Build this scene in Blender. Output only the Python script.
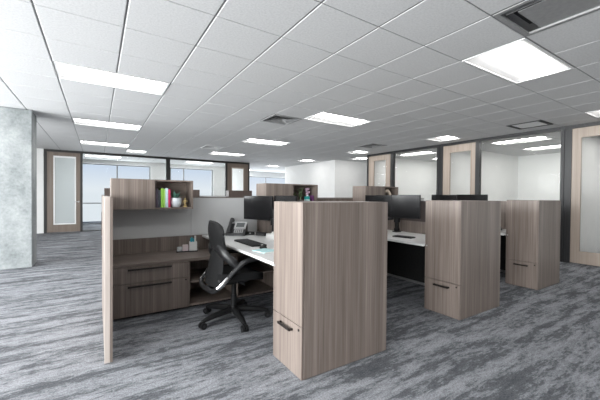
import bpy, bmesh, math, random
from mathutils import Vector, Matrix
random.seed(7)
S = bpy.context.scene
for o in list(bpy.data.objects): bpy.data.objects.remove(o)
COL = S.collection
R = math.radians
PI = math.pi

# ------------------------------------------------------------------ camera
EYE = 1.282
CEIL = 2.728
cd = bpy.data.cameras.new('camera'); cam = bpy.data.objects.new('camera', cd); COL.objects.link(cam)
cd.sensor_fit = 'HORIZONTAL'; cd.sensor_width = 36.0; cd.lens = 36.0*316.2/600; cd.clip_start = 0.05; cd.clip_end = 300
yaw, pitch, roll = R(32.645), R(-0.737), R(0.514)
fw = Vector((math.sin(yaw)*math.cos(pitch), math.cos(yaw)*math.cos(pitch), math.sin(pitch)))
rt = Vector((math.cos(yaw), -math.sin(yaw), 0)); up = rt.cross(fw)
rt, up = rt*math.cos(roll)+up*math.sin(roll), up*math.cos(roll)-rt*math.sin(roll)
m = Matrix((rt, up, -fw)).transposed().to_4x4(); m.translation = (0, 0, EYE)
cam.matrix_world = m
S.camera = cam

# ------------------------------------------------------------------ world, daylight, exposure
W = bpy.data.worlds.new('sky'); S.world = W; W.use_nodes = True
nt = W.node_tree; nt.nodes.clear()
wo = nt.nodes.new('ShaderNodeOutputWorld'); bg = nt.nodes.new('ShaderNodeBackground')
tc = nt.nodes.new('ShaderNodeTexCoord'); sx = nt.nodes.new('ShaderNodeSeparateXYZ'); cr = nt.nodes.new('ShaderNodeValToRGB')
nt.links.new(tc.outputs['Generated'], sx.inputs[0]); nt.links.new(sx.outputs['Z'], cr.inputs[0])
nt.links.new(cr.outputs[0], bg.inputs[0]); nt.links.new(bg.outputs[0], wo.inputs[0])
e = cr.color_ramp.elements
e[0].position = 0.0; e[0].color = (.80, .86, .93, 1)
e[1].position = 0.16; e[1].color = (.36, .53, .82, 1)
q = e.new(0.012); q.color = (.84, .89, .96, 1)
q = e.new(0.5); q.color = (.30, .46, .78, 1)
bg.inputs[1].default_value = .8
S.view_settings.view_transform = 'Standard'; S.view_settings.look = 'None'
S.view_settings.exposure = 0.30; S.view_settings.gamma = 1.0; S.view_settings.use_curve_mapping = False

def area(name, loc, rot, sx_, sy_, power, col):
    l = bpy.data.lights.new(name, 'AREA'); l.shape = 'RECTANGLE'; l.size = sx_; l.size_y = sy_; l.energy = power; l.color = col
    o = bpy.data.objects.new(name, l); COL.objects.link(o); o.location = loc; o.rotation_euler = rot
    return o
# daylight entering through the long window wall on the left of the office (outside the glass)
area('daylight_left_windows', (-5.35, 1.6, 1.45), (0, R(-90), 0), 2.5, 12.6, 1750, (.97, .985, 1.0))
# daylight through the far exterior windows
area('daylight_far_windows', (2.2, 16.15, 1.4), (R(-90), 0, 0), 5.6, 2.4, 160, (.9, .95, 1.0))
area('daylight_corridor_windows', (8.6, 17.75, 1.4), (R(-90), 0, 0), 4.0, 2.2, 160, (.9, .95, 1.0))
LAMP = 12.0

# ------------------------------------------------------------------ materials
def mat(name, col, rough=.5, metal=0, spec=.5, coat=0):
    m = bpy.data.materials.new(name); m.use_nodes = True
    b = m.node_tree.nodes['Principled BSDF']
    b.inputs['Base Color'].default_value = (*col, 1); b.inputs['Roughness'].default_value = rough
    b.inputs['Metallic'].default_value = metal; b.inputs['Specular IOR Level'].default_value = spec
    if coat: b.inputs['Coat Weight'].default_value = coat
    return m
def N(m, t): return m.node_tree.nodes.new(t)
def L(m, a, b): m.node_tree.links.new(a, b)
def ramp(m, fac, stops, interp='LINEAR'):
    r = N(m, 'ShaderNodeValToRGB'); r.color_ramp.interpolation = interp; el = r.color_ramp.elements
    el[0].position, el[0].color = stops[0][0], (*stops[0][1], 1)
    el[1].position, el[1].color = stops[-1][0], (*stops[-1][1], 1)
    for p, c in stops[1:-1]:
        x = el.new(p); x.color = (*c, 1)
    L(m, fac, r.inputs[0]); return r
def noise(m, scale, detail=3, rough=.5, vec=None, dist=0):
    n = N(m, 'ShaderNodeTexNoise'); n.inputs['Scale'].default_value = scale; n.inputs['Detail'].default_value = detail
    n.inputs['Roughness'].default_value = rough; n.inputs['Distortion'].default_value = dist
    if vec is not None: L(m, vec, n.inputs['Vector'])
    return n
def mapped(m, scale, out='Object', rot=(0, 0, 0)):
    t = N(m, 'ShaderNodeTexCoord'); mp = N(m, 'ShaderNodeMapping')
    mp.inputs['Scale'].default_value = scale; mp.inputs['Rotation'].default_value = rot
    L(m, t.outputs[out], mp.inputs[0]); return mp.outputs[0]
def bump(m, h, strength, dist=.01):
    b = N(m, 'ShaderNodeBump'); b.inputs['Strength'].default_value = strength; b.inputs['Distance'].default_value = dist
    L(m, h, b.inputs['Height']); L(m, b.outputs[0], m.node_tree.nodes['Principled BSDF'].inputs['Normal'])
def bsdf(m): return m.node_tree.nodes['Principled BSDF']
def noisy(name, c1, c2, scale, rough=.6, detail=4, bmp=0, stretch=(1, 1, 1), metal=0):
    m = mat(name, c1, rough, metal); n = noise(m, scale, detail, .55, mapped(m, stretch))
    r = ramp(m, n.outputs[0], [(.3, c1), (.7, c2)]); L(m, r.outputs[0], bsdf(m).inputs['Base Color'])
    if bmp: bump(m, n.outputs[0], bmp)
    return m
def plain_(name, col, rough): return noisy(name, tuple(c*.93 for c in col), tuple(c*1.05 for c in col), 40, rough, 2)
def wood(name, dark, mid, light, axis='z', rough=.42):
    """straight-grain laminate, grain running along one axis"""
    m = mat(name, mid, rough)
    st = {'z': (1, 1, .018), 'x': (.018, 1, 1), 'y': (1, .018, 1)}[axis]
    v = mapped(m, st)
    n1 = noise(m, 14, 3, .6, v); n2 = noise(m, 75, 3, .6, v); 
    mx = N(m, 'ShaderNodeMath'); mx.operation = 'MULTIPLY_ADD'; mx.inputs[1].default_value = .55
    m2 = N(m, 'ShaderNodeMath'); m2.operation = 'MULTIPLY'; m2.inputs[1].default_value = .45
    L(m, n2.outputs[0], m2.inputs[0]); L(m, n1.outputs[0], mx.inputs[0]); L(m, m2.outputs[0], mx.inputs[2])
    r = ramp(m, mx.outputs[0], [(.36, dark), (.5, mid), (.66, light)])
    L(m, r.outputs[0], bsdf(m).inputs['Base Color']); bump(m, n2.outputs[0], .05, .002)
    return m
D, Mi, Li = (.120, .094, .080), (.180, .145, .125), (.262, .217, .190)
wood_v = wood('driftwood_laminate_vertical', D, Mi, Li, 'z')
wood_x = wood('driftwood_laminate_lengthwise', D, Mi, Li, 'x')
wood_y = wood('driftwood_laminate_crosswise', D, Mi, Li, 'y')
wood_in = wood('driftwood_laminate_interior', (.22, .175, .15), (.29, .235, .20), (.35, .29, .25), 'x')
wood_edge = wood('pale_edge_laminate', (.42, .365, .33), (.49, .43, .39), (.54, .48, .44), 'z')
wood_backlit = wood('backlit_umber_laminate', (.075, .055, .048), (.095, .07, .06), (.12, .09, .08), 'z')  # distant cabinet backs: their backlit darkness is put into the laminate colour
wood_door = wood('walnut_door_veneer', (.14, .105, .085), (.18, .14, .112), (.225, .178, .145), 'z')
wood_door_l = wood('oak_door_veneer', (.31, .25, .205), (.37, .305, .255), (.43, .36, .31), 'z')

def build_carpet():
    m = mat('carpet', (.3, .3, .32), .95, 0, .1)
    v = mapped(m, (.75, 3.4, 1)); a = noise(m, 2.6, 10, .72, v, .35)
    vl = mapped(m, (.22, 2.3, 1)); b = noise(m, 3.2, 6, .65, vl, .2)
    g = noise(m, 95, 3, .75, mapped(m, (1, 1, 1)))
    vf = mapped(m, (.35, 1, 1)); f = noise(m, 42, 3, .7, vf)
    s1 = N(m, 'ShaderNodeMath'); s1.operation = 'ADD'; L(m, a.outputs[0], s1.inputs[0])
    k = N(m, 'ShaderNodeMath'); k.operation = 'MULTIPLY'; k.inputs[1].default_value = .75; L(m, b.outputs[0], k.inputs[0]); L(m, k.outputs[0], s1.inputs[1])
    s2 = N(m, 'ShaderNodeMath'); s2.operation = 'MULTIPLY_ADD'; s2.inputs[1].default_value = .5; h = noise(m, 16, 5, .75, mapped(m, (.6, 1.3, 1))); hm = N(m, 'ShaderNodeMath'); hm.operation = 'ADD'; hh = N(m, 'ShaderNodeMath'); hh.operation = 'MULTIPLY_ADD'; hh.inputs[1].default_value = .6; hh.inputs[2].default_value = -.37
    L(m, h.outputs[0], hh.inputs[0]); L(m, f.outputs[0], hm.inputs[0]); L(m, hh.outputs[0], hm.inputs[1]); L(m, hm.outputs[0], s2.inputs[0]); L(m, s1.outputs[0], s2.inputs[2])
    nz = N(m, 'ShaderNodeMapRange'); nz.inputs['From Min'].default_value = .8; nz.inputs['From Max'].default_value = 1.4; L(m, s2.outputs[0], nz.inputs['Value'])
    r = ramp(m, nz.outputs[0], [(.12, (.078, .082, .09)), (.40, (.115, .12, .131)), (.45, (.175, .181, .195)), (.72, (.27, .277, .295))])
    r2 = ramp(m, g.outputs[0], [(.3, (.5, .5, .5)), (.7, (1.5, 1.5, 1.5))])
    mx = N(m, 'ShaderNodeMix'); mx.data_type = 'RGBA'; mx.blend_type = 'MULTIPLY'; mx.inputs[0].default_value = .9
    L(m, r.outputs[0], mx.inputs[6]); L(m, r2.outputs[0], mx.inputs[7]); L(m, mx.outputs[2], bsdf(m).inputs['Base Color'])
    bump(m, g.outputs[0], .35, .01)
    return m
carpet = build_carpet()
tile_m = mat('ceiling_tile', (.62, .62, .62), .9, 0, .2)
_n = noise(tile_m, 55, 4, .7, mapped(tile_m, (1, 1, 1)))
_r = ramp(tile_m, _n.outputs[0], [(.35, (.62, .62, .62)), (.6, (.71, .71, .71))]); L(tile_m, _r.outputs[0], bsdf(tile_m).inputs['Base Color']); bump(tile_m, _n.outputs[0], .15, .004)
grid_m = mat('ceiling_grid', (.22, .22, .22), .5)
white_w = noisy('white_wall_paint', (.83, .83, .82), (.87, .87, .86), 3, .8)
conc = mat('concrete', (.42, .45, .45), .75)
_a = noise(conc, 1.6, 8, .65, mapped(conc, (1, 1, .8))); _b = noise(conc, 22, 5, .7, mapped(conc, (1, 1, 1)))
_m = N(conc, 'ShaderNodeMath'); _m.operation = 'MULTIPLY_ADD'; _m.inputs[1].default_value = .35; L(conc, _b.outputs[0], _m.inputs[0]); L(conc, _a.outputs[0], _m.inputs[2])
_r = ramp(conc, _m.outputs[0], [(.5, (.14, .155, .157)), (.66, (.25, .268, .27)), (.85, (.37, .385, .385))]); L(conc, _r.outputs[0], bsdf(conc).inputs['Base Color']); bump(conc, _b.outputs[0], .15, .004)
conc_dark = noisy('formwork_concrete', (.25, .28, .28), (.34, .37, .37), 6, .8)
dark_al = mat('dark_bronze_aluminium', (.02, .019, .018), .5)
steel_post = noisy('charcoal_steel', (.022, .022, .023), (.04, .04, .042), 8, .4, 3, 0, (6, 6, .1), .2)
fab_l = noisy('pale_grey_fabric', (.50, .505, .505), (.62, .625, .625), 110, .95, 3, .2)
fab_d = noisy('umber_fabric', (.075, .06, .058), (.105, .085, .082), 150, .95, 3, .2)
black_p = noisy('black_plastic', (.008, .008, .008), (.014, .014, .015), 60, .38)
black_pan = noisy('black_modesty_panel', (.012, .012, .013), (.02, .02, .02), 40, .7)
mesh_m = noisy('black_chair_mesh', (.006, .006, .006), (.018, .018, .019), 260, .75, 2, .3)
seat_m = noisy('black_seat_fabric', (.006, .006, .006), (.012, .012, .013), 220, .9, 2, .2)
frame_m = plain_('charcoal_frame_plastic', (.016, .016, .017), .35)
for _b in (black_p, mesh_m, seat_m, black_pan): bsdf(_b).inputs['Specular IOR Level'].default_value = .25
silver = noisy('polished_aluminium', (.62, .62, .63), (.7, .7, .7), 30, .22, 2, 0, (1, 1, 1), 1)
mull_m = noisy('grey_window_mullion', (.24, .25, .26), (.29, .30, .31), 20, .5)
alu = noisy('satin_aluminium', (.5, .5, .5), (.58, .58, .58), 20, .35, 2, 0, (1, 1, 1), .8)
handle_m = noisy('dark_bronze_handle', (.022, .018, .017), (.035, .03, .028), 30, .35, 2, 0, (1, 1, 1), .5)
top_w = noisy('white_laminate', (.70, .70, .69), (.74, .74, .73), 30, .32)
screen_m = mat('switched_off_screen', (.008, .008, .009), .2, 0, .55)
_g = noise(screen_m, 300, 1, .5, mapped(screen_m, (1, 1, 1))); bump(screen_m, _g.outputs[0], .02, .001)
vent_m = noisy('grey_vent_metal', (.26, .26, .26), (.31, .31, .31), 30, .5)
vent_w = noisy('white_vent_metal', (.7, .7, .7), (.74, .74, .74), 30, .5)
vent_d = noisy('duct_interior', (.05, .05, .05), (.07, .07, .07), 30, .7)
refl_w = noisy('white_enamel', (.80, .80, .80), (.84, .84, .84), 30, .4)
def emit(name, col, s):
    m = mat(name, (.9, .9, .9), .5); b = bsdf(m)
    n = noise(m, 12, 2, .5, mapped(m, (1, 1, 1))); r = ramp(m, n.outputs[0], [(0, tuple(c*.97 for c in col)), (1, col)])
    L(m, r.outputs[0], b.inputs['Emission Color']); b.inputs['Emission Strength'].default_value = s; return m
lamp_m = emit('lit_diffuser', (1, .985, .96), LAMP)
office_lamp_m = emit('lit_office_diffuser', (1, .99, .97), LAMP*1.1)
def glass(name, tint=(1, 1, 1), refl=.6, haze=0):
    m = bpy.data.materials.new(name); m.use_nodes = True; n = m.node_tree; n.nodes.clear()
    o = n.nodes.new('ShaderNodeOutputMaterial'); t = n.nodes.new('ShaderNodeBsdfTransparent'); g = n.nodes.new('ShaderNodeBsdfGlossy')
    f = n.nodes.new('ShaderNodeFresnel'); k = n.nodes.new('ShaderNodeMath'); k.operation = 'MULTIPLY'; k.inputs[1].default_value = refl
    mx = n.nodes.new('ShaderNodeMixShader'); t.inputs[0].default_value = (*tint, 1); g.inputs['Roughness'].default_value = .01
    n.links.new(f.outputs[0], k.inputs[0]); n.links.new(k.outputs[0], mx.inputs[0]); n.links.new(t.outputs[0], mx.inputs[1]); n.links.new(g.outputs[0], mx.inputs[2])
    last = mx
    if haze:
        d = n.nodes.new('ShaderNodeBsdfTranslucent'); d2 = n.nodes.new('ShaderNodeBsdfDiffuse'); d2.inputs[0].default_value = (.7, .72, .72, 1); d.inputs[0].default_value = (.85, .87, .87, 1)
        a = n.nodes.new('ShaderNodeMixShader'); a.inputs[0].default_value = .5; n.links.new(d.outputs[0], a.inputs[1]); n.links.new(d2.outputs[0], a.inputs[2])
        b = n.nodes.new('ShaderNodeMixShader'); b.inputs[0].default_value = haze; n.links.new(mx.outputs[0], b.inputs[1]); n.links.new(a.outputs[0], b.inputs[2]); last = b
    n.links.new(last.outputs[0], o.inputs[0]); return m
clear = glass('clear_glass', (.985, .99, .985), .05)
frost = glass('frosted_glass', (.92, .95, .94), .5, .55)
def plain(name, col, rough=.5, metal=0, sc=40): 
    return noisy(name, tuple(c*.93 for c in col), tuple(min(1, c*1.05) for c in col), sc, rough, 2, 0, (1, 1, 1), metal)

# ------------------------------------------------------------------ mesh helpers
def box(bm, x0, x1, y0, y1, z0, z1, bev=0, mi=0):
    r = bmesh.ops.create_cube(bm, size=1)
    vs = r['verts']
    for v in vs:
        v.co = Vector(((x0+x1)/2+v.co.x*(x1-x0), (y0+y1)/2+v.co.y*(y1-y0), (z0+z1)/2+v.co.z*(z1-z0)))
    fs = set(f for v in vs for f in v.link_faces)
    for f in fs: f.material_index = mi
    if bev:
        es = list(set(ed for v in vs for ed in v.link_edges))
        bmesh.ops.bevel(bm, geom=es, offset=bev, segments=2, affect='EDGES', profile=.5)
    return vs
def cyl(bm, p0, p1, r0, r1=None, seg=20):
    p0 = Vector(p0); p1 = Vector(p1); r1 = r0 if r1 is None else r1
    d = p1-p0; q = d.to_track_quat('Z', 'Y').to_matrix().to_4x4(); q.translation = (p0+p1)/2
    bmesh.ops.create_cone(bm, cap_ends=True, segments=seg, radius1=r0, radius2=r1, depth=d.length, matrix=q)
def tube(bm, pts, rad, seg=10, closed=False, flat=1.0, nrm=None):
    """sweep an ellipse along points; rad number or list"""
    P = [Vector(p) for p in pts]; n = len(P); rings = []
    ref = Vector(nrm) if nrm else Vector((0, 0, 1))
    for i, p in enumerate(P):
        if closed: t = P[(i+1) % n]-P[i-1]
        else: t = P[min(i+1, n-1)]-P[max(i-1, 0)]
        t.normalize(); a = t.cross(ref)
        if a.length < .05: a = t.cross(Vector((1, 0, 0)))
        a.normalize(); b = a.cross(t).normalized()
        r = rad[i] if isinstance(rad, (list, tuple)) else rad
        rings.append([bm.verts.new(p+a*math.cos(2*PI*k/seg)*r*flat+b*math.sin(2*PI*k/seg)*r) for k in range(seg)])
    for i in range(n if closed else n-1):
        A, B = rings[i], rings[(i+1) % n]
        for k in range(seg): bm.faces.new((A[k], A[(k+1) % seg], B[(k+1) % seg], B[k]))
    if not closed:
        bm.faces.new(rings[0][::-1]); bm.faces.new(rings[-1])
def smooth_pts(pts, sub=5, closed=False):
    P = [Vector(p) for p in pts]; n = len(P); out = []
    rng = range(n if closed else n-1)
    for i in rng:
        if closed: a, b, c, d = P[i-1], P[i], P[(i+1) % n], P[(i+2) % n]
        else: a, b, c, d = P[max(i-1, 0)], P[i], P[i+1], P[min(i+2, n-1)]
        for k in range(sub):
            t = k/sub
            out.append(.5*((2*b)+(c-a)*t+(2*a-5*b+4*c-d)*t*t+(-a+3*b-3*c+d)*t**3))
    if not closed: out.append(P[-1])
    return out
def lathe(bm, prof, c=(0, 0, 0), seg=28, cap=True):
    c = Vector(c); rings = []
    for r, z in prof:
        rings.append([bm.verts.new(c+Vector((r*math.cos(2*PI*k/seg), r*math.sin(2*PI*k/seg), z))) for k in range(seg)])
    for A, B in zip(rings, rings[1:]):
        for k in range(seg): bm.faces.new((A[k], A[(k+1) % seg], B[(k+1) % seg], B[k]))
    if cap: bm.faces.new(rings[0][::-1]); bm.faces.new(rings[-1])
def sheet(bm, fn, nu, nv, th):
    """thick curved sheet; fn(u,v)->Vector, thickness along its normal"""
    e = 1e-3; top = []; bot = []
    for i in range(nu+1):
        a = []; b = []
        for j in range(nv+1):
            u, v = i/nu, j/nv; p = fn(u, v)
            du = fn(min(u+e, 1), v)-fn(max(u-e, 0), v); dv = fn(u, min(v+e, 1))-fn(u, max(v-e, 0))
            nn = du.cross(dv).normalized()
            a.append(bm.verts.new(p+nn*th/2)); b.append(bm.verts.new(p-nn*th/2))
        top.append(a); bot.append(b)
    for i in range(nu):
        for j in range(nv):
            bm.faces.new((top[i][j], top[i+1][j], top[i+1][j+1], top[i][j+1])); bm.faces.new((bot[i][j+1], bot[i+1][j+1], bot[i+1][j], bot[i][j]))
    for i in range(nu):
        bm.faces.new((top[i+1][0], top[i][0], bot[i][0], bot[i+1][0])); bm.faces.new((top[i][nv], top[i+1][nv], bot[i+1][nv], bot[i][nv]))
    for j in range(nv):
        bm.faces.new((top[0][j], top[0][j+1], bot[0][j+1], bot[0][j])); bm.faces.new((top[nu][j+1], top[nu][j], bot[nu][j], bot[nu][j+1]))
def xform(bm, M, verts=None): bmesh.ops.transform(bm, matrix=M, verts=verts or bm.verts[:])

def obj(name, bm, mats, parent=None, smooth=False, loc=None):
    bmesh.ops.recalc_face_normals(bm, faces=bm.faces[:])
    me = bpy.data.meshes.new(name); bm.to_mesh(me); bm.free()
    for m_ in (mats if isinstance(mats, (list, tuple)) else [mats]): me.materials.append(m_)
    if smooth:
        for p in me.polygons: p.use_smooth = True
        me.set_sharp_from_angle(angle=R(40))
    o = bpy.data.objects.new(name, me); COL.objects.link(o)
    if loc: o.location = loc
    if parent: o.parent = parent
    return o
def tag(o, label, cat, group=None):
    o['label'] = label; o['category'] = cat
    if group: o['group'] = group
    return o
def thing(name, label, cat, loc=(0, 0, 0), rz=0, group=None):
    o = bpy.data.objects.new(name, None); COL.objects.link(o); o.empty_display_size = .1
    o.location = loc; o.rotation_euler = (0, 0, rz); return tag(o, label, cat, group)
def kids(o): return list(o.children)
def dup(root, loc, label, rz=None, group=None):
    r = root.copy(); COL.objects.link(r); r.location = loc; r['label'] = label
    if rz is not None: r.rotation_euler = (0, 0, rz)
    if group: r['group'] = group
    for ch in kids(root):
        c = ch.copy(); COL.objects.link(c); c.parent = r
        for g in kids(ch):
            d = g.copy(); COL.objects.link(d); d.parent = c
    return r
def struct(name, bm, mats, parent=None):
    o = obj(name, bm, mats, parent)
    if not parent: o['kind'] = 'structure'
    return o
def B(*a, bev=0):
    bm = bmesh.new(); box(bm, *a, bev=bev); return bm

# ------------------------------------------------------------------ the shell
PITCH = .6096; X0 = -1.0255; Y0 = 1.324       # ceiling lattice
bm = bmesh.new(); vs = [bm.verts.new(p) for p in ((-5, -5, 0), (12.6, -5, 0), (12.6, 17.7, 0), (-5, 17.7, 0))]; bm.faces.new(vs)
r_ = bmesh.ops.extrude_face_region(bm, geom=bm.faces[:]); bmesh.ops.translate(bm, verts=[v for v in r_['geom'] if isinstance(v, bmesh.types.BMVert)], vec=(0, 0, -.12))
struct('floor', bm, carpet)

LIGHTS = []      # (i, j, nx) lattice cells
for j in (0, 5, 10, 15): LIGHTS += [(1, j, 2), (7, j, 2)]
for j in (0, 5, 10, 15): LIGHTS += [(13, j, 1)]
LIGHTS += [(13, 20, 1), (13, 25, 1), (3, 17, 1), (1, 21, 2), (7, 21, 2)] + [(-5, j, 2) for j in (0, 5, 10, 15)]
VENTS = {(6, 6), (6, 13), (13, 2), (12, 8)}
holes = set(VENTS) | {(6, -1), (6, -2)}
for i, j, n in LIGHTS:
    for k in range(n): holes.add((i+k, j))
def cellx(i): return X0+i*PITCH
def celly(j): return Y0+j*PITCH
# private-office fixtures run the other way: (x, y) cells
ROOM_LIGHTS = [(16, 3), (16, 8), (16, -1), (19, 3), (19, 8), (19, -1)]
for i, j in ROOM_LIGHTS: holes |= {(i, j), (i, j+1)}
holes.add((15, 12))
bm = bmesh.new()
box(bm, -5, 12.6, -5, 17.7, CEIL+.10, CEIL+.22)
for i in range(-6, 22):
    for j in range(-10, 27):
        if (i, j) in holes: continue
        x0 = max(cellx(i)+.0065, -4.99); x1 = min(cellx(i+1)-.0065, 12.59); y0 = max(celly(j)+.006, -4.99); y1 = min(celly(j+1)-.006, 17.69)
        if x1-x0 < .02 or y1-y0 < .02: continue
        z = CEIL; e_ = .006
        a = [bm.verts.new(p) for p in ((x0, y0, z+.02), (x1, y0, z+.02), (x1, y1, z+.02), (x0, y1, z+.02))]
        b = [bm.verts.new(p) for p in ((x0, y0, z+e_*.5), (x1, y0, z+e_*.5), (x1, y1, z+e_*.5), (x0, y1, z+e_*.5))]
        c = [bm.verts.new(p) for p in ((x0+e_, y0+e_*.5, z), (x1-e_, y0+e_*.5, z), (x1-e_, y1-e_*.5, z), (x0+e_, y1-e_*.5, z))]
        for A, C_ in ((a, b), (b, c)):
            for k in range(4): bm.faces.new((A[k], A[(k+1) % 4], C_[(k+1) % 4], C_[k]))
        bm.faces.new(c)
struct('ceiling', bm, tile_m)
bm = bmesh.new()
inner_v = set(); inner_h = set()      # grid runs interrupted by a fixture
for i, j, n in LIGHTS:
    for k in range(1, n): inner_v.add((i+k, j))
for i, j in ROOM_LIGHTS: inner_h.add((i, j+1))
inner_h.add((6, -1))
for i in range(-6, 23):
    x = cellx(i)
    if not -4.98 < x < 12.58: continue
    for j in range(-11, 28):
        if (i, j) in inner_v: continue
        a_, b_ = max(celly(j), -4.99), min(celly(j+1), 17.69)
        if b_-a_ > .02: box(bm, x-.0125, x+.0125, a_, b_, CEIL+.006, CEIL+.03)
for j in range(-10, 28):
    y = celly(j)
    if y > 17.6: continue
    for i in range(-7, 23):
        if (i, j) in inner_h: continue
        a_, b_ = max(cellx(i), -4.99), min(cellx(i+1), 12.59)
        if b_-a_ > .02: box(bm, a_, b_, y-.012, y+.012, CEIL+.0061, CEIL+.0301)
struct('ceiling_grid', bm, grid_m)

HC = CEIL+.10
def wall(name, *a, m_=None): return struct(name, B(*a), m_ or white_w)
wall('wall_back', -5, 12.6, -5.12, -5.0, 0, HC, m_=noisy('warm_grey_paint', (.22, .21, .20), (.26, .25, .24), 3, .8))
wall('wall_right', 12.35, 12.6, -5, 13.8, 0, HC)
wall('wall_right_south', 7.95, 8.07, -5, .9, 0, HC)
wall('wall_right_north', 7.95, 8.07, 9.85, 13.83, 0, HC)
wall('wall_alcove', 8.07, 12.35, 9.85, 9.97, 0, HC)
wall('wall_corner', 8.07, 12.35, 13.71, 13.83, 0, HC)
wall('wall_partition_north', 8.0, 12.35, 7.99, 8.09, 0, HC)
wall('wall_partition_middle', 8.0, 12.35, 5.20, 5.30, 0, HC)
wall('wall_partition_south', 8.0, 12.35, 2.42, 2.52, 0, HC)
wall('wall_far_left', -5, -1.465, 13.06, 13.16, 0, HC)
wall('wall_partition_far', 5.60, 5.685, 13.16, 17.5, 0, HC)
wall('wall_exterior_far_left', -5, -.72, 15.8, 16.0, 0, HC, m_=conc_dark)
wall('wall_exterior_pier', 2.05, 2.86, 15.8, 16.0, 0, HC)
wall('wall_exterior_far_right', 4.92, 5.60, 15.8, 16.0, 0, HC)
bm = bmesh.new(); box(bm, -.72, 2.05, 15.82, 16.0, 2.58, HC); box(bm, 2.86, 4.92, 15.82, 16.0, 2.58, HC); struct('trim_exterior_head', bm, white_w)
bm = bmesh.new(); box(bm, 5.685, 11.6, 17.5, 17.7, 2.44, HC); struct('wall_corridor_head', bm, white_w)
wall('wall_corridor_end', 11.6, 12.6, 17.5, 17.7, 0, HC)
wall('wall_corridor_right', 12.35, 12.6, 13.84, 17.49, 0, HC)

# exterior windows
def window(name, x0, x1, y, z0, z1, mulls, trans, axis='x', fr=.05):
    def bb(bm, a0, a1, t0, t1, c0, c1):
        if axis == 'x': box(bm, a0, a1, t0, t1, c0, c1)
        else: box(bm, t0, t1, a0, a1, c0, c1)
    bm = bmesh.new(); t = .03
    bb(bm, x0, x1, y-t, y+t, z0, z0+fr); bb(bm, x0, x1, y-t, y+t, z1-fr, z1)
    bb(bm, x0, x0+fr, y-t, y+t, z0+fr, z1-fr); bb(bm, x1-fr, x1, y-t, y+t, z0+fr, z1-fr)
    for q_ in mulls: bb(bm, q_-.025, q_+.025, y-t, y+t, z0+fr, z1-fr)
    f = struct(name, bm, mull_m)
    for z in trans:
        bm = bmesh.new(); bb(bm, x0+fr, x1-fr, y-t*.9, y+t*.9, z-.02, z+.02); struct('window_transom', bm, mull_m, f)
    bm = bmesh.new(); bb(bm, x0+fr, x1-fr, y-.004, y+.004, z0+fr, z1-fr); struct('window_pane', bm, clear, f)
    return f
window('window_1', -.71, 2.04, 15.9, .02, 2.57, [.72], [.9])
window('window_2', 2.87, 4.91, 15.9, .02, 2.57, [3.5], [.9])
window('window_3', 5.70, 11.59, 17.6, .02, 2.43, [7.1, 8.74, 10.4], [.9])
window('window_4', -4.9, 8.0, -4.95, .03, 2.7, [-4.9+1.433*k for k in range(1, 9)], [.9], axis='y')
wall('wall_left_south', -5.0, -4.9, -5, -4.9, 0, HC)
wall('wall_left_north', -5.0, -4.9, 8.0, 13.06, 0, HC)
wall('wall_left_far', -5.0, -4.9, 13.16, 15.8, 0, HC)
wall('wall_left_corner', -5.0, -4.9, 16.0, 17.7, 0, HC)

# far storefront (y = 13.1): dark frame, glass panes, walnut framed glass doors
YS = 13.06
bm = bmesh.new()
box(bm, -1.46, 5.69, YS, YS+.1, 2.655, HC)
for a, b in ((-1.46, -1.385), (-.49, -.425), (2.23, 2.375), (4.60, 4.67), (5.635, 5.69)): box(bm, a, b, YS+.001, YS+.099, 0, 2.655)
struct('trim_far_storefront', bm, dark_al)
def pane(name, a0, a1, t0, t1, z0, z1, axis='x'):
    bm = bmesh.new()
    box(bm, a0, a1, t0, t1, z0, z1) if axis == 'x' else box(bm, t0, t1, a0, a1, z0, z1)
    o = struct(name, bm, clear)
    bm = bmesh.new(); t = (t0+t1)/2
    for z in (z0-.03, ):
        box(bm, a0, a1, t-.02, t+.02, z, z0-.001) if axis == 'x' else box(bm, t-.02, t+.02, a0, a1, z, z0-.001)
    struct('bottom_channel', bm, dark_al, o)
    return o
pane('window_5', -.424, 2.229, YS+.045, YS+.055, .031, 2.654)
pane('window_6', 2.376, 4.599, YS+.045, YS+.055, .031, 2.654)
def glazed_door(name, a0, a1, g0, g1, gz0, gz1, z1, t0, t1, axis, mat_, gl, bead=None, handle=None, hside=-1):
    def bb(bm, p0, p1, q0, q1, z0, z1_, bev=0):
        box(bm, p0, p1, q0, q1, z0, z1_, bev) if axis == 'x' else box(bm, q0, q1, p0, p1, z0, z1_, bev)
    bm = bmesh.new()
    bb(bm, a0, g0, t0, t1, .012, z1); bb(bm, g1, a1, t0, t1, .012, z1)
    bb(bm, g0, g1, t0, t1, .012, gz0); bb(bm, g0, g1, t0, t1, gz1, z1)
    d = struct(name, bm, mat_)
    t = (t0+t1)/2
    bm = bmesh.new(); bb(bm, g0, g1, t-.004, t+.004, gz0, gz1); struct('door_glass', bm, gl, d)
    if bead:
        bm = bmesh.new(); w = .035
        bb(bm, g0, g0+w, t0-.008, t0+.012, gz0, gz1); bb(bm, g1-w, g1, t0-.008, t0+.012, gz0, gz1)
        bb(bm, g0+w, g1-w, t0-.008, t0+.012, gz0, gz0+w); bb(bm, g0+w, g1-w, t0-.008, t0+.012, gz1-w*1.6, gz1)
        struct('glazing_bead', bm, bead, d)
    if handle is not None:
        bm = bmesh.new(); s = .055
        def P(a, tt, z): return (a, tt, z) if axis == 'x' else (tt, a, z)
        cyl(bm, P(handle, t0, 1.02), P(handle, t0-s, 1.02), .011); tube(bm, [P(handle+.005*hside, t0-s, 1.02), P(handle-.11*hside, t0-s, 1.02)], .01)
        cyl(bm, P(handle, t0, 1.02), P(handle, t0-.008, 1.02), .028)
        o = obj('door_handle', bm, alu, d, True)
    return d
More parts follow.
